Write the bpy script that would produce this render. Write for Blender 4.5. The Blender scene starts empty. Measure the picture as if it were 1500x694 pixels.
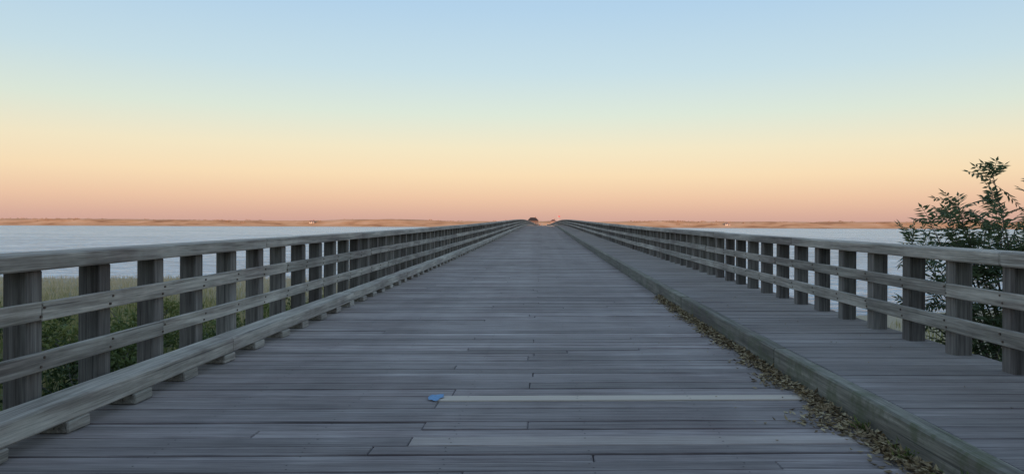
import bpy, math, random
from mathutils import Vector, Matrix, noise
random.seed(7)
R=random.random
U=random.uniform
scene=bpy.context.scene
scene.view_settings.view_transform='Standard'
scene.view_settings.look='None'
scene.view_settings.exposure=0

# ---------------------------------------------------------------- helpers
def smooth(t):
    t=max(0.0,min(1.0,t)); return t*t*(3-2*t)
def prof(y):
    if y<150: return 1.08*smooth((y+10)/160.0)
    return 1.08*(1-smooth((y-150)/300.0))
class B:
    def __init__(s): s.v=[];s.f=[];s.t=[]
    def box(s,x0,x1,y0,y1,z0,z1,t=(.5,.5,0,1),skew=0,jit=0,p=True):
        n=len(s.v)
        for z in (z0,z1):
            for (x,y) in ((x0,y0),(x1,y0),(x1,y1),(x0,y1)):
                yy=y+skew*x+(U(-jit,jit) if jit else 0)
                s.v.append((x+(U(-jit,jit) if jit else 0),yy,z+(prof(yy) if p else 0)+(U(-jit,jit)*.6 if jit else 0)))
        for q in ((0,3,2,1),(4,5,6,7),(0,1,5,4),(1,2,6,5),(2,3,7,6),(3,0,4,7)):
            s.f.append([n+i for i in q]); s.t.append(t)
    def tube(s,pts,rad,t=(.5,.5,0,1),k=6):
        n=len(s.v)
        for i,p in enumerate(pts):
            p=Vector(p)
            d=(Vector(pts[min(i+1,len(pts)-1)])-Vector(pts[max(i-1,0)]))
            d=d.normalized() if d.length>1e-6 else Vector((0,0,1))
            a=d.cross(Vector((0.13,1,0.2))).normalized(); b=d.cross(a)
            for j in range(k):
                an=2*math.pi*j/k
                s.v.append(tuple(p+(a*math.cos(an)+b*math.sin(an))*rad[i]))
        for i in range(len(pts)-1):
            for j in range(k):
                s.f.append([n+i*k+j,n+i*k+(j+1)%k,n+(i+1)*k+(j+1)%k,n+(i+1)*k+j]); s.t.append(t)
        s.f.append([n+(len(pts)-1)*k+j for j in range(k)]); s.t.append(t)
    def leaf(s,p,d,side,L,W,t,fold=.25):
        p=Vector(p); nrm=d.cross(side)
        n=len(s.v)
        m=p+d*L*.45-nrm*W*fold
        s.v+= [tuple(p),tuple(p+d*L*.4+side*W*.5),tuple(p+d*L),tuple(p+d*L*.4-side*W*.5),tuple(m)]
        s.f+= [[n,n+1,n+4],[n+1,n+2,n+4],[n+4,n+2,n+3],[n,n+4,n+3]]
        s.t+=[t]*4
    def make(s,name,mat,parent=None,bevel=0,smoothf=False):
        me=bpy.data.meshes.new(name); me.from_pydata(s.v,[],s.f); me.update()
        at=me.color_attributes.new(name='tint',type='FLOAT_COLOR',domain='CORNER')
        data=[]
        for f,t in zip(s.f,s.t): data.extend(list(t)*len(f))
        at.data.foreach_set('color',data)
        o=bpy.data.objects.new(name,me); scene.collection.objects.link(o)
        me.materials.append(mat)
        if smoothf:
            me.polygons.foreach_set('use_smooth',[True]*len(me.polygons))
        if bevel:
            m=o.modifiers.new('bevel','BEVEL'); m.width=bevel; m.segments=1; m.limit_method='ANGLE'
        if parent: o.parent=parent
        return o
def empty(name,loc=(0,0,0)):
    e=bpy.data.objects.new(name,None); scene.collection.objects.link(e); return e
def rv():
    while True:
        v=Vector((U(-1,1),U(-1,1),U(-1,1)))
        if .05<v.length<1: return v.normalized()

# ---------------------------------------------------------------- materials
def newmat(name):
    m=bpy.data.materials.new(name); m.use_nodes=True
    nt=m.node_tree; nt.nodes.clear()
    out=nt.nodes.new('ShaderNodeOutputMaterial'); bs=nt.nodes.new('ShaderNodeBsdfPrincipled')
    nt.links.new(bs.outputs[0],out.inputs[0])
    return m,nt,bs
def N(nt,typ,**kw):
    n=nt.nodes.new(typ)
    for k,v in kw.items(): setattr(n,k,v)
    return n
def ramp(nt,inp,stops):
    r=N(nt,'ShaderNodeValToRGB'); e=r.color_ramp.elements
    while len(e)<len(stops): e.new(0.5)
    for i,(p,c) in enumerate(stops):
        e[i].position=p; e[i].color=(c[0],c[1],c[2],1) if len(c)==3 else c
    nt.links.new(inp,r.inputs[0]); return r
def mix(nt,fac,a,b,bt='MIX'):
    m=N(nt,'ShaderNodeMix',data_type='RGBA',blend_type=bt)
    for s,v in ((m.inputs[0],fac),(m.inputs[6],a),(m.inputs[7],b)):
        if hasattr(v,'is_output'): nt.links.new(v,s)
        elif isinstance(v,(int,float)): s.default_value=v
        else: s.default_value=(v[0],v[1],v[2],1)
    return m.outputs[2]
def math_(nt,op,a,b=None):
    m=N(nt,'ShaderNodeMath',operation=op)
    for s,v in zip(m.inputs,(a,b)):
        if v is None: continue
        if hasattr(v,'is_output'): nt.links.new(v,s)
        else: s.default_value=v
    return m.outputs[0]
def noise_(nt,vec,scale,detail=4,rough=.6):
    n=N(nt,'ShaderNodeTexNoise'); n.inputs['Scale'].default_value=scale; n.inputs['Detail'].default_value=detail
    n.inputs['Roughness'].default_value=rough
    nt.links.new(vec,n.inputs['Vector']); return n.outputs['Fac']

def wood(name,axis,dark,mid,light,moss=0.0,tan=(.62,.52,.41),var=.6,bump=.5,silver=.5,rough=.85,spec=.18,sheen=.25,crk=.55,wear=0):
    m,nt,bs=newmat(name)
    tc=N(nt,'ShaderNodeTexCoord'); at=N(nt,'ShaderNodeAttribute',attribute_name='tint')
    sep=N(nt,'ShaderNodeSeparateColor'); nt.links.new(at.outputs['Color'],sep.inputs[0])
    off=N(nt,'ShaderNodeVectorMath',operation='SCALE'); nt.links.new(at.outputs['Color'],off.inputs[0]); off.inputs['Scale'].default_value=61.0
    add=N(nt,'ShaderNodeVectorMath',operation='ADD'); nt.links.new(tc.outputs['Object'],add.inputs[0]); nt.links.new(off.outputs[0],add.inputs[1])
    def mp(sa,sc):
        q=N(nt,'ShaderNodeMapping'); s=[sc,sc,sc]; s['XYZ'.index(axis)]=sa
        q.inputs['Scale'].default_value=s; nt.links.new(add.outputs[0],q.inputs['Vector']); return q.outputs[0]
    g1=noise_(nt,mp(.9,22),1,4,.65)
    g2=noise_(nt,mp(3,90),1,3,.7)
    g3=noise_(nt,mp(.6,3.2),1,2,.6)
    c=ramp(nt,g1,[(.3,dark),(.5,mid),(.72,light)]).outputs[0]
    c=mix(nt,.5,c,ramp(nt,g2,[(.36,(.45,.45,.46)),(.55,(1,1,1)),(.75,(1.45,1.45,1.45))]).outputs[0],'MULTIPLY')
    c=mix(nt,.6,c,ramp(nt,g3,[(.3,(.66,.61,.62)),(.6,(1.14,1.14,1.14))]).outputs[0],'MULTIPLY')
    big=noise_(nt,tc.outputs['Object'],.7,4,.65)
    c=mix(nt,.75,c,ramp(nt,big,[(.35,(.70,.62,.62)),(.5,(1,.98,.96)),(.65,(1.25,1.25,1.24))]).outputs[0],'MULTIPLY')
    sv=ramp(nt,noise_(nt,mp(.5,12),1,3,.6),[(.56,(0,0,0)),(.68,(1,1,1))]).outputs[0]
    c=mix(nt,math_(nt,'MULTIPLY',sv,silver),c,tuple(min(1,x*1.3) for x in light))
    if wear:
        q=N(nt,'ShaderNodeMapping'); q.inputs['Scale'].default_value=(.85,.012,0); nt.links.new(tc.outputs['Object'],q.inputs['Vector'])
        wv=noise_(nt,q.outputs[0],1,3,.6)
        c=mix(nt,wear,c,ramp(nt,wv,[(.35,(.72,.68,.68)),(.62,(1.3,1.29,1.27))]).outputs[0],'MULTIPLY')
    br=math_(nt,'ADD',math_(nt,'MULTIPLY',sep.outputs[0],2*var),1-var)
    cb=N(nt,'ShaderNodeCombineColor'); 
    for i in range(3): nt.links.new(br,cb.inputs[i])
    c=mix(nt,1.0,c,cb.outputs[0],'MULTIPLY')
    cr=ramp(nt,noise_(nt,mp(.35,38),1,2,.5),[(.30,(1,1,1)),(.36,(0,0,0))]).outputs[0]
    c=mix(nt,math_(nt,'MULTIPLY',cr,crk),c,(.03,.027,.027))
    c=mix(nt,math_(nt,'MULTIPLY',sep.outputs[2],.85),c,tan)
    if moss:
        mo=ramp(nt,noise_(nt,tc.outputs['Object'],5,4,.7),[(.48,(0,0,0)),(.62,(1,1,1))]).outputs[0]
        c=mix(nt,math_(nt,'MULTIPLY',mo,moss),c,(.09,.105,.045))
    nt.links.new(c,bs.inputs['Base Color'])
    bs.inputs['Roughness'].default_value=rough
    bs.inputs['Specular IOR Level'].default_value=spec
    bs.inputs['Sheen Weight'].default_value=sheen; bs.inputs['Sheen Roughness'].default_value=.4
    bp=N(nt,'ShaderNodeBump'); bp.inputs['Strength'].default_value=bump; bp.inputs['Distance'].default_value=.01
    h=math_(nt,'ADD',math_(nt,'ADD',g1,math_(nt,'MULTIPLY',g2,.5)),math_(nt,'MULTIPLY',cr,-.8))
    nt.links.new(h,bp.inputs['Height']); nt.links.new(bp.outputs[0],bs.inputs['Normal'])
    return m
deck_mat=wood('weathered_deck_wood','X',(.155,.128,.125),(.222,.19,.183),(.32,.285,.27),var=.38,silver=.40,wear=.6,sheen=.3,crk=.45)
walk_mat=wood('weathered_walk_wood','X',(.135,.117,.113),(.195,.172,.165),(.275,.25,.232),var=.24,silver=.2,crk=.45)
rail_mat=wood('weathered_rail_wood','Y',(.22,.20,.168),(.38,.352,.30),(.56,.525,.455),var=.34,moss=.10,silver=.4,sheen=.2)
post_mat=wood('weathered_post_wood','Z',(.10,.09,.08),(.18,.167,.15),(.28,.262,.238),var=.32,silver=.2,sheen=.15)
curb_mat=wood('mossy_curb_wood','Y',(.10,.095,.075),(.18,.17,.135),(.30,.285,.235),var=.25,moss=.6,silver=.3,sheen=.15)
pile_mat=wood('dark_pile_wood','Z',(.03,.028,.026),(.07,.065,.06),(.12,.115,.11),var=.2,sheen=0)

def leafmat(name,cols,trans=.25,rough=.55):
    m,nt,bs=newmat(name)
    at=N(nt,'ShaderNodeAttribute',attribute_name='tint'); sep=N(nt,'ShaderNodeSeparateColor'); nt.links.new(at.outputs['Color'],sep.inputs[0])
    r=ramp(nt,sep.outputs[0],[(i/(len(cols)-1),c) for i,c in enumerate(cols)])
    nt.links.new(r.outputs[0],bs.inputs['Base Color']); bs.inputs['Roughness'].default_value=rough
    bs.inputs['Specular IOR Level'].default_value=.3
    if trans:
        tr=N(nt,'ShaderNodeBsdfTranslucent'); nt.links.new(r.outputs[0],tr.inputs[0])
        mx=N(nt,'ShaderNodeMixShader'); mx.inputs[0].default_value=trans
        nt.links.new(bs.outputs[0],mx.inputs[1]); nt.links.new(tr.outputs[0],mx.inputs[2])
        nt.links.new(mx.outputs[0],[n for n in nt.nodes if n.type=='OUTPUT_MATERIAL'][0].inputs[0])
    return m
def plain(name,col,rough=.7,amp=.25,scale=3):
    m,nt,bs=newmat(name); tc=N(nt,'ShaderNodeTexCoord')
    n=noise_(nt,tc.outputs['Object'],scale,4)
    c=mix(nt,n,tuple(x*(1-amp) for x in col),tuple(min(1,x*(1+amp)) for x in col))
    nt.links.new(c,bs.inputs['Base Color']); bs.inputs['Roughness'].default_value=rough
    return m
bark_mat=plain('bark',(.14,.12,.10),.9,.4,20)

# ---------------------------------------------------------------- bridge
bridge=empty('wooden_bridge')
END=672.0
WATER=-2.0
XL,XR=-3.52,2.25
d=B()
rows=[]; y=-12.0
forced=[(4.80,5.00,'light'),(6.00,6.17,'tan')]
while y<END:
    w=U(.15,.26) if y<170 else .9
    sp=''
    for a,b,k in forced:
        if abs(y-a)<1e-6: w=b-a; sp=k
        elif y<a<y+w+.1: 
            w=a-y
            if w>.3: w=w/2
    rows.append((y,y+w,sp)); y+=w
SK=.03
for (a,b,sp) in rows:
    joints=[]
    if sp: joints=[-.87]
    elif a>170: joints=[]
    else:
        r=R()
        if r<.22: joints=[random.choice([-.84,-.84,-.1,-.12,.3])+U(-.03,.03)]
        elif r<.36: joints=[random.choice([-1.7,-2.1,-.84]),random.choice([.35,1.1,-.1])]
        elif r<.55: joints=[U(-2.6,1.6)]
    xs=[XL]+sorted(joints)+[XR]
    if len(xs)==4 and xs[2]-xs[1]<.4: xs.pop(2)
    base=U(.2,.7)
    for i in range(len(xs)-1):
        br=min(1,max(0,base+U(-.25,.25)))
        if R()<.09: br=min(1,br+.45)
        fl=0
        if sp=='light' and i==1: br=1.0; fl=.30
        if sp=='tan' and i==1: br=.9; fl=1.0
        g=random.choice([.002,.004,.006,.009]) if a<60 else .003
        zt=U(-.006,.004)
        d.box(xs[i]+.003,xs[i+1]-.003,a+g/2,b-g/2,-.08,zt,(br,R(),fl,1),skew=SK,jit=.0025 if a<60 else 0)
d.make('deck_planks',deck_mat,bridge,bevel=.006)
s=B()
for (a,b,sp) in rows:
    if 2.0<a<16:
        for x in (-2.4,-1.5,-.6,.3,1.2,2.1):
            for f in (.28,.72):
                if R()<.25: continue
                xx=x+U(-.02,.02); yy=a+(b-a)*f+SK*xx; zz=prof(yy)+.0045
                n=len(s.v); r=.0065
                for j in range(6): s.v.append((xx+r*math.cos(j*1.047),yy+r*math.sin(j*1.047),zz))
                s.f.append([n+j for j in range(6)]); s.t.append((.5,.5,0,1))
s.make('deck_spikes',plain('dark_iron',(.04,.035,.035),.8),bridge)
s=B()
for x in [-3.3,-2.4,-1.5,-.6,.3,1.2,2.1,2.9,3.75]:
    y=-12.0
    while y<END:
        s.box(x-.09,x+.09,y,min(y+6,END),-.42,-.09,(R(),R(),0,1)); y+=6
s.make('stringers',pile_mat,bridge)
s=B()
y=-9.0
while y<END:
    z=prof(y)
    s.box(-3.9,4.2,y-.15,y+.15,-.75,-.43,(R(),R(),0,1))
    for x in (-3.4,-1.5,.3,2.2,3.8):
        s.tube([(x+U(-.03,.03),y,-5.5),(x,y,z-.76)],[.19,.15],(R(),R(),0,1),k=10)
    y+=6.0
s.make('pile_bents',pile_mat,bridge)
s=B(); 
y=-12.0
while y<END:
    L=4.92
    s.box(-3.45+U(-.01,.01),-3.21+U(-.01,.01),y+.006,y+L-.006,.085,.235+U(-.006,.006),(U(.3,.8),R(),0,1),jit=.004); y+=L
s.make('wheel_guard_beam',rail_mat,bridge,bevel=.014)
s=B(); 
n=-20
while True:
    y=5.12+.82*n; n+=1
    if y>END: break
    s.box(-3.44,-3.20+U(-.015,.015),y-.13+U(-.01,.01),y+.13+U(-.01,.01),.0045,.083,(U(.1,.8),R(),0,1),jit=.004)
s.make('guard_blocks',rail_mat,bridge,bevel=.008)

# curb + raised sidewalk
ZS=.22
s=B(); y=-12.0
while y<END:
    L=4.8
    s.box(XR+.004,XR+.14,y+.005,y+L-.005,-.10,ZS+.012+U(-.006,.006),(U(.1,.8),R(),0,1),jit=.004); y+=L
s.make('curb_timber',curb_mat,bridge,bevel=.014)
walk=empty('sidewalk')
s=B(); y=-12.0
while y<END:
    w=U(.16,.25) if y<170 else .9
    s.box(XR+.145,4.08+U(-.01,.01),y+.003,y+w-.003,ZS-.07,ZS+U(-.005,.003),(U(.1,.9),R(),0,1),skew=.01,jit=.002 if y<60 else 0); y+=w
s.make('walk_planks',walk_mat,walk,bevel=.005)
s=B(); y=-12.0
while y<END:
    s.box(XR+.16,4.05,y,y+6,-.08,ZS-.075,(R(),R(),0,1)); y+=6
s.make('walk_joists',pile_mat,walk)

# ---------------------------------------------------------------- railings
def railing(xin,sgn,y0,sp,bands,zpost,top):
    e=empty('bridge_railing')
    s=B(); n=-int((y0+11)/sp)
    while True:
        y=y0+sp*n; n+=1
        if y>END: break
        a=xin+sgn*.052; b=a+sgn*.165
        j=U(-.012,.012)
        s.box(min(a,b)+j*.3,max(a,b)+j*.3,y-.075+j,y+.09+j,zpost,top[0]-.006,(U(.1,.9),R(),0,1),jit=.003)
    s.make('posts',post_mat,e,bevel=.008)
    s=B()
    for k,(z0,z1) in enumerate(bands):
        y=y0-sp*12+sp*2*k
        while y<END:
            L=sp*6; a=xin; b=xin+sgn*.048
            j=U(-.006,.006); dz=U(-.007,.007)
            s.box(min(a,b)+j*.4,max(a,b)+j*.4,y+.004,min(y+L,END+2)-.004,z0+dz,z1+dz,(U(.1,.9),R(),0,1),jit=.005)
            y+=L
    s.make('rails',rail_mat,e,bevel=.007)
    s=B(); y=y0-sp*13
    while y<END:
        L=sp*6; a=xin-sgn*.02; b=xin+sgn*.235
        dz=U(-.004,.004)
        s.box(min(a,b),max(a,b),y+.004,min(y+L,END+2)-.004,top[0]+dz,top[1]+dz,(U(.3,.9),R(),0,1),jit=.005)
        y+=L
    s.make('cap_rail',rail_mat,e,bevel=.012)
    s=B(); n=-2
    while y0+sp*n<30:
        y=y0+sp*n; n+=1
        for z0,z1 in bands:
            zc=(z0+z1)/2+prof(y)
            for dz in (-.03,.03):
                s.tube([(xin+sgn*.004,y+dz*.6,zc+dz),(xin-sgn*.008,y+dz*.6,zc+dz)],[.011,.009],k=8)
    s.make('bolt_heads',plain('rusty_steel',(.10,.07,.05),.7),e)
railing(-3.46,-1,5.12,.82,[(.745,.875),(.40,.53)],-.5,(1.10,1.215))
railing(3.78,1,6.94,.85,[(.765,.885),(.44,.575)],-.3,(1.10,1.215))

# blue paint mark at board end
s=B(); pts=[]
for i in range(16):
    a=2*math.pi*i/16; r=.055*(1+U(-.25,.35))
    pts.append((-.87+r*1.0*math.cos(a),6.06+r*2.0*math.sin(a)))
for (x,y) in pts: s.v.append((x,y,.0105+prof(y)))
s.f.append(list(range(16))); s.t.append((.5,.5,0,1))
s.make('blue_paint_mark',plain('blue_paint',(.14,.30,.50),.7,.5,40))

# ---------------------------------------------------------------- terrain
def nz(x,y,s,o=0): return noise.noise(Vector((x*s+o,y*s-o,o*.37)))
def shore(x):
    t=smooth((x+6)/14)
    return 45*(1-t)+29*t+ nz(x,0,.07,3)*3+nz(x,0,.3,9)*.8
def ground(x,y):
    ys=shore(x)
    if y<400:
        q=ys-y
        if q>0:
            z=-2.0+.95*smooth(q/34)+.10*smooth(q/2.5)+nz(x,y,.25,5)*.12*min(1,q/4)
        else:
            z=-2.0-2.5*smooth(-q/35)
        z2=z
    else:
        fs=725+nz(x,0,.01,7)*22
        q=y-fs
        if q<0: z2=-4.5+2.5*smooth((q+120)/120)
        else:
            hgt=6.0+nz(x,0,.012,1)*1.5+nz(x,y,.05,2)*.8+nz(x,y,.15,4)*.35
            z2=-2.0+hgt*smooth(q/60)+.6*smooth(q/6)
            if q>150: z2=min(z2,2.8)
    return z2
def rng(a,b,st):
    r=[];v=a
    while v<b-1e-6: r.append(v); v+=st
    return r
gx=rng(-2600,-700,100)+rng(-700,-60,9)+rng(-60,-16,2)+rng(-16,16,.8)+rng(16,60,2)+rng(60,700,9)+rng(700,2601,100)
gy=rng(-600,-20,20)+rng(-20,60,.9)+rng(60,120,5)+rng(120,680,40)+rng(680,720,6)+rng(720,830,3.5)+rng(830,960,10)+rng(960,4200,200)
vs=[(x,y,ground(x,y)) for y in gy for x in gx]
W=len(gx); fs=[(j*W+i,j*W+i+1,(j+1)*W+i+1,(j+1)*W+i) for j in range(len(gy)-1) for i in range(W-1)]
me=bpy.data.meshes.new('ground'); me.from_pydata(vs,[],fs); me.update()
me.polygons.foreach_set('use_smooth',[True]*len(me.polygons))
go=bpy.data.objects.new('ground',me); scene.collection.objects.link(go)
m,nt,bs=newmat('ground_soil_and_sand')
tc=N(nt,'ShaderNodeTexCoord'); sx=N(nt,'ShaderNodeSeparateXYZ'); nt.links.new(tc.outputs['Object'],sx.inputs[0])
n1=noise_(nt,tc.outputs['Object'],.9,5); n2=noise_(nt,tc.outputs['Object'],14,3)
grassc=ramp(nt,n1,[(.3,(.08,.09,.038)),(.5,(.18,.165,.075)),(.7,(.30,.25,.13))]).outputs[0]
sand=ramp(nt,n2,[(.3,(.36,.29,.19)),(.7,(.54,.45,.32))]).outputs[0]
zz=math_(nt,'ADD',sx.outputs[2],math_(nt,'MULTIPLY',n1,.4))
mr=N(nt,'ShaderNodeMapRange'); nt.links.new(zz,mr.inputs[0]); mr.inputs[1].default_value=-1.6; mr.inputs[2].default_value=-1.1
near=mix(nt,mr.outputs[0],sand,grassc)
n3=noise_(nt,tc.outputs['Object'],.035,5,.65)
far=ramp(nt,n3,[(.34,(.45,.20,.09)),(.48,(.70,.35,.17)),(.62,(.80,.44,.24)),(.8,(.82,.52,.32))]).outputs[0]  # far shore colour with the low sun's orange light put in
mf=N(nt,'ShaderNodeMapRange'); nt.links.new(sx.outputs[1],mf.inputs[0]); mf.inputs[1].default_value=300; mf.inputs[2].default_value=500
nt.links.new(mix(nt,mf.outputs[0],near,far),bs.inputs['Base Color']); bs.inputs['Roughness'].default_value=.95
bs.inputs['Specular IOR Level'].default_value=.1
me.materials.append(m)

# water
me=bpy.data.meshes.new('water'); me.from_pydata([(-3000,5,WATER),(3000,5,WATER),(3000,4300,WATER),(-3000,4300,WATER)],[],[(0,1,2,3)])
wo=bpy.data.objects.new('water',me); scene.collection.objects.link(wo)
m,nt,bs=newmat('bay_water')
tc=N(nt,'ShaderNodeTexCoord')
mp=N(nt,'ShaderNodeMapping'); mp.inputs['Scale'].default_value=(.4,1.0,1); nt.links.new(tc.outputs['Object'],mp.inputs[0])
a=noise_(nt,mp.outputs[0],.9,4,.6); b=noise_(nt,mp.outputs[0],4.5,2,.5)
h=math_(nt,'ADD',a,math_(nt,'MULTIPLY',b,.3))
bp=N(nt,'ShaderNodeBump'); bp.inputs['Strength'].default_value=1.0; bp.inputs['Distance'].default_value=.9
nt.links.new(h,bp.inputs['Height']); nt.links.new(bp.outputs[0],bs.inputs['Normal'])
mp2=N(nt,'ShaderNodeMapping'); mp2.inputs['Scale'].default_value=(.10,.45,1); nt.links.new(tc.outputs['Object'],mp2.inputs[0])
wl=noise_(nt,mp2.outputs[0],.35,6,.72)
rip=noise_(nt,mp.outputs[0],1.6,3,.6)
c=ramp(nt,wl,[(.38,(.27,.45,.54)),(.62,(.60,.77,.83))]).outputs[0]  # pale blue sky reflection put into the base colour
c=mix(nt,.8,c,ramp(nt,rip,[(.38,(.5,.56,.6)),(.6,(1.35,1.32,1.3))]).outputs[0],'MULTIPLY')  # ripple lights and darks multiplied into the colour too
nt.links.new(c,bs.inputs['Base Color']); bs.inputs['Roughness'].default_value=.2
bs.inputs['IOR'].default_value=1.16
me.materials.append(m)

# ---------------------------------------------------------------- grass
gm=leafmat('grass_blades',[(.09,.125,.04),(.21,.22,.075),(.44,.38,.17),(.62,.50,.32)],.2,.7)
s=B()
def blade(x,y,h,t):
    z=ground(x,y)-.02; a=U(0,6.28); w=U(.006,.014)*(1+h)
    dx,dy=math.cos(a)*w,math.sin(a)*w; lx,ly=U(-.3,.3)*h,U(-.3,.3)*h
    n=len(s.v)
    s.v+=[(x-dx,y-dy,z),(x+dx,y+dy,z),(x+dx*.7+lx*.4,y+dy*.7+ly*.4,z+h*.6),(x-dx*.7+lx*.4,y-dy*.7+ly*.4,z+h*.6),(x+lx,y+ly,z+h)]
    s.f+=[[n,n+1,n+2,n+3],[n+3,n+2,n+4]]; s.t+=[(t,R(),0,1)]*2
for i in range(28000):
    y=U(4,45); x=-4.0-(abs(random.gauss(0,1))*.45+R()*.55)*y*.75-U(0,1)
    q=shore(x)-y
    if q<.8: continue
    t=min(1,max(0,1.35-q/34+U(-.3,.25)+nz(x,y,.3,8)*.5))
    blade(x,y,U(.25,.6)*(.7 if q>22 else .6),t)
for i in range(9000):
    y=U(4,29); x=4.3+R()*y*.85
    q=shore(x)-y
    if q<3.0: continue
    t=min(1,max(0,.9-q/20+U(-.3,.25)))
    blade(x,y,U(.2,.45),t)
s.make('grass',gm)

# ---------------------------------------------------------------- shrubs (bank)
shm=leafmat('shrub_leaves',[(.04,.062,.024),(.095,.13,.04),(.18,.215,.065),(.34,.33,.11)],.25)
def shrub(x,y,rx,ry,h,n,bias=0,ls=.07):
    e=empty('shrub'); z0=ground(x,y)
    st=B(); lf=B()
    cl=[]
    for k in range(16):
        a=U(0,6.28); r=math.sqrt(R()); tp=(x+rx*r*math.cos(a),y+ry*r*math.sin(a),z0+h*(1-.55*r*r)*U(.6,1.0))
        mid=((x+tp[0])/2+U(-.1,.1),(y+tp[1])/2+U(-.1,.1),z0+(tp[2]-z0)*.6)
        st.tube([(x+U(-.1,.1),y+U(-.1,.1),z0-.1),mid,tp],[.02,.013,.004],k=5)
        cl.append((tp,U(.16,.34),U(-.25,.25)))
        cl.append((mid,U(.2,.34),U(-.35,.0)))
    for i in range(n):
        c,rr,tt=random.choice(cl)
        v=rv()*rr*R()**.4
        p=(c[0]+v.x,c[1]+v.y,max(z0,c[2]+v.z*.8))
        dd=(rv()+Vector((0,0,.3))).normalized(); sd=dd.cross(rv()).normalized()
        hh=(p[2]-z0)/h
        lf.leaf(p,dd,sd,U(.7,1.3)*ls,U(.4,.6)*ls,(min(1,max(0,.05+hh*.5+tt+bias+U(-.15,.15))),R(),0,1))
    st.make('stems',bark_mat,e); lf.make('leaves',shm,e)
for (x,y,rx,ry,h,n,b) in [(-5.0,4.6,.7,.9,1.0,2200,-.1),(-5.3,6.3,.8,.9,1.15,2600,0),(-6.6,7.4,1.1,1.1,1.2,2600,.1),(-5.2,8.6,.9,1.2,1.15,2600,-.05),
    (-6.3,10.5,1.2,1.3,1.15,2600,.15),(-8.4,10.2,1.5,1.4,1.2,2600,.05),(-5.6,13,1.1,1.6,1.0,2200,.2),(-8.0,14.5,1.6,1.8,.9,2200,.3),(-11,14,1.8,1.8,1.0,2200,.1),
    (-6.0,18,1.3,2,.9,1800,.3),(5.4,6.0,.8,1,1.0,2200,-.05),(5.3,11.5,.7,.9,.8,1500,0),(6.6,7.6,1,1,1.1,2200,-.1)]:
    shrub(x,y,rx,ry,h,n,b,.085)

# ---------------------------------------------------------------- sumac tree at right
trm=leafmat('sumac_leaves',[(.06,.09,.05),(.10,.14,.068),(.155,.20,.095),(.25,.28,.15)],.4)
tree=empty('sumac_tree'); st=B(); lf=B()
def compound(p,d,L,t):
    pts=[]; q=Vector(p); dd=Vector(d).normalized()
    npair=6
    for i in range(npair+1):
        pts.append(q.copy()); q=q+dd*(L/npair); dd=(dd+Vector((0,0,-.10))).normalized()
    st.tube(pts,[.003]*(npair+1),(.6,R(),0,1),k=3)
    up=(Vector((0,0,1))+rv()*.5).normalized()
    for i in range(1,npair+1):
        ax=(pts[i]-pts[i-1]).normalized(); sd=ax.cross(up)
        if sd.length<.05: continue
        sd.normalize()
        l=.130*(1-.3*abs(i/npair-.5)*2)*U(.85,1.15)
        for sg in (-1,1):
            ld=(sd*sg+ax*.55+Vector((0,0,-.25))+rv()*.18).normalized()
            lf.leaf(pts[i],ld,ld.cross(up).normalized() if R()<.3 else ax,l,l*.32,(min(1,max(0,t+U(-.2,.2))),R(),0,1))
    ax=(pts[-1]-pts[-2]).normalized(); lf.leaf(pts[-1],ax,ax.cross(up).normalized(),.1,.034,(t,R(),0,1))
root=Vector((5.75,9.1,ground(5.75,9.1)-.1))
targets=[(5.48,9.0,2.06),(5.62,9.2,1.72),(4.95,8.8,1.66),(4.78,9.1,1.46),(4.35,8.7,1.24),(5.25,9.5,1.54),(5.9,8.8,1.82),(6.2,9.2,1.74),(5.15,9.0,1.42),
 (5.35,8.6,1.40),(5.75,8.5,1.45),(4.9,9.5,1.15),(5.1,8.7,1.05),(5.6,9.4,1.2),(6.3,8.7,1.3),(4.6,8.6,.75),(4.5,8.9,.45),(4.9,8.4,.5),(5.7,8.8,1.1),(5.0,8.9,1.2),
 (5.3,8.2,.6),(5.7,8.3,.7),(6.0,8.6,.9),(5.2,8.4,.1),(4.75,8.6,.05),(5.6,8.2,.2),(5.9,9.9,1.5),(6.6,9.3,1.4),(6.8,9.1,.8),(5.55,8.6,.9),(5.05,8.6,.8)]
for tp in targets:
    tp=Vector(tp)
    mid=root.lerp(tp,.5)+Vector((.10+U(-.1,.1),U(-.1,.1),.12))
    base=root+Vector((U(-.12,.12),U(-.12,.12),0))
    q1=base.lerp(mid,.5)+Vector((.06,0,.03)); q2=mid.lerp(tp,.5)+Vector((.02,0,.05))
    pts=[base,q1,mid,q2,tp]
    st.tube([tuple(p) for p in pts],[.030,.024,.017,.010,.004],(.5,R(),0,1),k=6)
    nleaf=14
    dirn=(tp-q2).normalized()
    for i in range(nleaf):
        f=U(.0,1)**.55
        if f>.5: p=q2.lerp(tp,(f-.5)*2)
        else: p=mid.lerp(q2,f*2)
        dd=(dirn*.4+rv()+Vector((-.1,-.1,.15))).normalized()
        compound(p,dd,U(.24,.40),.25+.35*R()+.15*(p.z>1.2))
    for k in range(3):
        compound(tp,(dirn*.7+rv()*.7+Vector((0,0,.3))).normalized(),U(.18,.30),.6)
st.make('trunk_and_branches',bark_mat,tree); lf.make('foliage',trm,tree)

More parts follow.
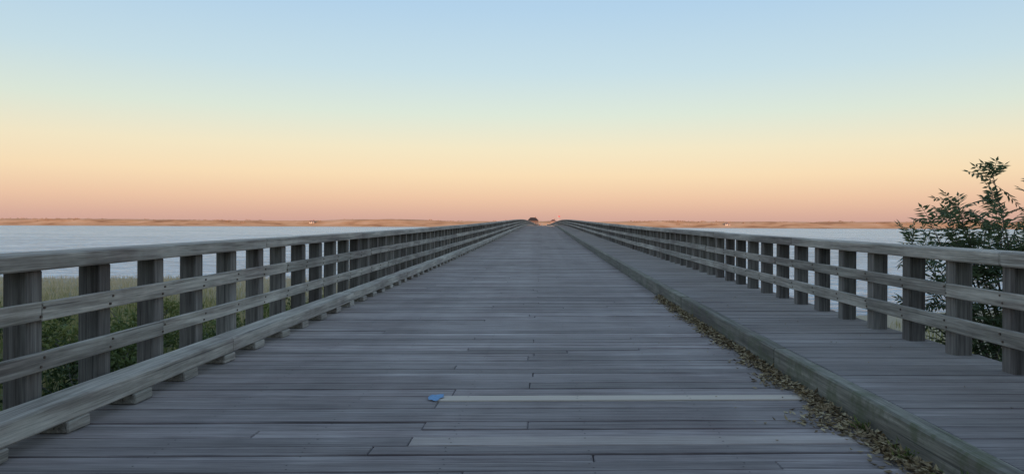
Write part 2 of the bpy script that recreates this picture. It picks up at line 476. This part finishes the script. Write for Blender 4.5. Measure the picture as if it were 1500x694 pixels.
# ---------------------------------------------------------------- fallen leaves in gutter
flm=leafmat('dry_leaves',[(.12,.09,.055),(.28,.205,.12),(.40,.31,.18),(.54,.45,.28)],0,.8)
s=B()
for i in range(5600):
    y=2.6+(R()**1.3)*11.5
    lump=.6+.45*nz(0,y,1.4,3)*2
    wd=.17*max(.3,lump)*(1.3 if y<7 else .95)
    x=XR-.005-abs(random.gauss(0,1))*wd*.75
    if x<XR-.8: continue
    z=prof(y)+.006+U(0,.05)*math.exp(-(XR-x)/.12)
    dd=Vector((U(-1,1),U(-1,1),U(-.2,.35))).normalized(); sd=dd.cross(Vector((U(-.4,.4),U(-.4,.4),1))).normalized()
    L=U(.03,.07); s.leaf((x,y,z+.004),dd,sd,L,L*U(.4,.65),(R(),R(),0,1),fold=-.3)
for i in range(60):
    y=U(3,12); x=U(1.0,3.6); z=prof(y)+(.008 if x<XR else ZS+.012)
    if XR-.02<x<XR+.16: continue
    dd=Vector((U(-1,1),U(-1,1),.08)).normalized(); sd=dd.cross(Vector((0,0,1))).normalized()
    s.leaf((x,y,z+.004),dd,sd,U(.02,.04),.016,(R(),R(),0,1),fold=-.3)
s.make('fallen_leaves',flm)
for (x,y,hh) in [(2.21,4.48,.14),(2.2,3.85,.17),(2.22,5.1,.09),(2.2,3.65,.14)]:
    s=B()
    for i in range(46):
        a=U(0,6.28); dd=Vector((math.cos(a)*.6-.2,math.sin(a)*.6,U(.4,1.3))).normalized()
        p=Vector((x,y,prof(y)))+dd*U(.0,hh); sd=dd.cross(rv()).normalized()
        s.leaf(p,(dd+rv()*.6).normalized(),sd,U(.03,.055),.015,(U(.2,.9),R(),0,1))
    s.make('curb_weed',shm)

# ---------------------------------------------------------------- far shore objects
def house(name,x,y,w,dp,h,rh,wallc,roofc,z=None):
    e=empty(name); z=ground(x,y)-.3 if z is None else z
    s=B(); s.box(x-w/2,x+w/2,y,y+dp,z,z+h,p=False); s.make('walls',plain(name+'_wall',wallc,.8,.1),e)
    o=.5; s=B()
    v=[(x-w/2-o,y-o,z+h+.02),(x+w/2+o,y-o,z+h+.02),(x+w/2+o,y+dp+o,z+h+.02),(x-w/2-o,y+dp+o,z+h+.02),(x-w/2+dp*.35,y+dp/2,z+h+rh),(x+w/2-dp*.35,y+dp/2,z+h+rh)]
    s.v=v; s.f=[[0,1,5,4],[1,2,5],[2,3,4,5],[3,0,4],[3,2,1,0]]; s.t=[(.5,.5,0,1)]*5; s.make('roof',plain(name+'_roof',roofc,.9,.2),e)
    s=B(); 
    nw=max(2,int(w/2.5))
    for i in range(nw):
        cx=x-w/2+w*(i+.5)/nw
        if i==nw//2: s.box(cx-.5,cx+.5,y-.03,y-.005,z+.3,z+2.4,p=False)
        else: s.box(cx-.5,cx+.5,y-.03,y-.005,z+1.2,z+2.3,p=False)
    s.make('door_and_windows',plain(name+'_glass',(.03,.035,.04),.5,.1),e)
    s=B(); s.box(x+w*.2,x+w*.2+.7,y+dp*.45,y+dp*.45+.7,z+h+rh*.5,z+h+rh+.8,p=False); s.make('chimney',plain(name+'_ch',(.25,.12,.09)),e)
house('beach_house',-9.2,700,10.0,7,4.0,3.2,(.12,.07,.055),(.025,.02,.02),z=.4)
house('beach_pavilion',10,705,5,5,3.6,1.8,(.28,.17,.14),(.12,.07,.06),z=.4)
for (x,y,w) in [(-235,752,5),(188,752,5)]:
    house('shore_cottage',x,y,w,5,2,1.5,(.45,.36,.30),(.25,.16,.13))
s=B(); s.box(-24,24,END+.1,740,-3,.0,p=False); s.make('parking_area',plain('sandy_gravel',(.40,.25,.17),.95,.2))
def car(x,y,col):
    e=empty('parked_car'); s=B()
    prof2=[(-2.2,.35),(-2.2,.95),(-1.9,1.0),(-1.5,1.55),(.5,1.6),(1.1,1.05),(2.1,.9),(2.2,.35)]
    n=len(s.v)
    for sx_ in (-.9,.9):
        for (a,b) in prof2: s.v.append((x+sx_*(.88 if b>1.2 else 1),y+a,b))
    k=len(prof2)
    for i in range(k): s.f.append([n+i,n+(i+1)%k,n+k+(i+1)%k,n+k+i]); s.t.append((.5,.5,0,1))
    s.f.append([n+i for i in range(k)][::-1]); s.f.append([n+k+i for i in range(k)]); s.t+=[(.5,.5,0,1)]*2
    s.make('body',plain('car_paint',col,.75,.03),e,bevel=.05)
    s=B(); s.box(x-.7,x+.7,y-1.86,y-1.72,1.1,1.45,p=False); s.make('rear_window',plain('car_glass',(.02,.02,.025),.4,.1),e)
    s=B()
    for wx in (-.93,.73):
        for wy in (-1.35,1.35):
            s.tube([(x+wx,y+wy,.34),(x+wx+.2,y+wy,.34)],[.34,.34],k=14)
            s.f.append([len(s.v)-28+j for j in range(14)][::-1]); s.t.append((.5,.5,0,1))
    s.make('wheels',plain('tyre_rubber',(.02,.02,.02),.9),e)
    for o in e.children: o.location.z=.01
for x,y,c in [(-3.6,690,(.18,.05,.04)),(-.8,694,(.24,.2,.18)),(4.5,690,(.28,.24,.21)),(7.6,688,(.20,.05,.04))]: car(x,y,c)
e=empty('flagpole'); s=B(); s.tube([(14.2,690,-.5),(14.2,690,9.5)],[.14,.09],k=8); s.make('pole',plain('white_pole',(.6,.55,.5)),e)
s=B(); n=0
for i in range(7):
    for z in (8.0,9.3): s.v.append((14.3+i*.32,690+.15*math.sin(i*1.3),z-.04*i))
for i in range(6): s.f.append([2*i,2*i+2,2*i+3,2*i+1]); s.t.append((.5,.5,0,1))
s.make('flag',plain('red_flag',(.5,.12,.12)),e)
s=B()
for i in range(1100):
    x=U(-720,900); y=U(755,830)
    if nz(x,y,.02,6)<.05: continue
    if -30<x<30: continue
    z=ground(x,y); r=U(.4,1.0)
    for k in range(7):
        v=rv(); v.z=abs(v.z)*.8
        dd=rv(); sd=dd.cross(rv()).normalized()
        s.leaf((x+v.x*r*2.5,y+v.y*r,z+v.z*r*.8),dd,sd,r*1.3,r*1.1,(R(),R(),0,1))
s.make('distant_shrubs',leafmat('distant_shrub_leaves',[(.20,.10,.05),(.32,.17,.09),(.42,.24,.13)],0,.9))

# unseen trees added behind the viewer: keep the near bridge in evening shade
s=B(); tr=B()
for i in range(170):
    near_=i<60
    x=(-48+i*1.6+U(-.8,.8)) if near_ else (-300+(i-60)*5.5+U(-1.5,1.5)); y=(-56 if near_ and i%2 else -46)+U(-4,4); z=ground(x,y); h=U(12,15)
    tr.tube([(x,y,z),(x+U(-.5,.5),y,z+h*.6)],[.28,.14],k=6)
    for k in range(80 if near_ else 55):
        v=rv()
        p=(x+v.x*3.6,y+v.y*3.2,z+h*.47+v.z*h*.50)
        dd=rv(); s.leaf(p,dd,dd.cross(rv()).normalized(),2.8,2.4,(U(.0,.7),R(),0,1))
e=empty('shade_treeline'); tr.make('trunks',bark_mat,e); s.make('foliage',leafmat('shade_treeline_leaves',[(.02,.035,.012),(.04,.06,.02),(.06,.09,.03)],0,.8),e)

# ---------------------------------------------------------------- sky & sun
def lin(c):
    return tuple(((v/255)/12.92 if v/255<=.04045 else (((v/255)+.055)/1.055)**2.4) for v in c)
SUN_EL=math.radians(3.5)
w=bpy.data.worlds.new('World'); scene.world=w; w.use_nodes=True
nt=w.node_tree; nt.nodes.clear()
out=N(nt,'ShaderNodeOutputWorld')
sky=N(nt,'ShaderNodeTexSky',sky_type='NISHITA'); sky.sun_disc=False; sky.sun_elevation=SUN_EL; sky.sun_rotation=math.pi
bg1=N(nt,'ShaderNodeBackground'); bg1.inputs[1].default_value=.05; nt.links.new(sky.outputs[0],bg1.inputs[0])
tc=N(nt,'ShaderNodeTexCoord'); sx=N(nt,'ShaderNodeSeparateXYZ'); nt.links.new(tc.outputs['Generated'],sx.inputs[0])
stops=[(0.0,(200,160,154)),(.012,(207,167,157)),(.035,(223,185,165)),(.065,(234,206,176)),(.10,(230,215,188)),(.145,(208,217,206)),(.20,(187,209,220)),(.28,(168,198,224)),(.45,(150,180,212)),(1.0,(134,160,195))]
r=ramp(nt,sx.outputs[2],[(p,lin(c)) for p,c in stops])
bg2=N(nt,'ShaderNodeBackground'); nt.links.new(r.outputs[0],bg2.inputs[0]); bg2.inputs[1].default_value=.95
ad=N(nt,'ShaderNodeAddShader'); nt.links.new(bg1.outputs[0],ad.inputs[0]); nt.links.new(bg2.outputs[0],ad.inputs[1])
nt.links.new(ad.outputs[0],out.inputs[0])
sl=bpy.data.lights.new('sun','SUN'); sl.energy=5.0; sl.angle=math.radians(.5); sl.color=(1,.66,.47)
so=bpy.data.objects.new('sun',sl); scene.collection.objects.link(so); so.rotation_euler=(math.pi/2-SUN_EL,0,0)

# ---------------------------------------------------------------- camera
cd=bpy.data.cameras.new('camera'); cam=bpy.data.objects.new('camera',cd); scene.collection.objects.link(cam)
cd.sensor_width=36; cd.lens=26; cd.shift_x=-.03; cd.shift_y=-.0127; cd.clip_end=8000; cd.clip_start=.05
mat=Matrix.Rotation(math.pi/2,4,'X')@Matrix.Rotation(math.radians(.22),4,'Z')
mat.translation=Vector((0,0,1.46)); cam.matrix_world=mat
scene.camera=cam
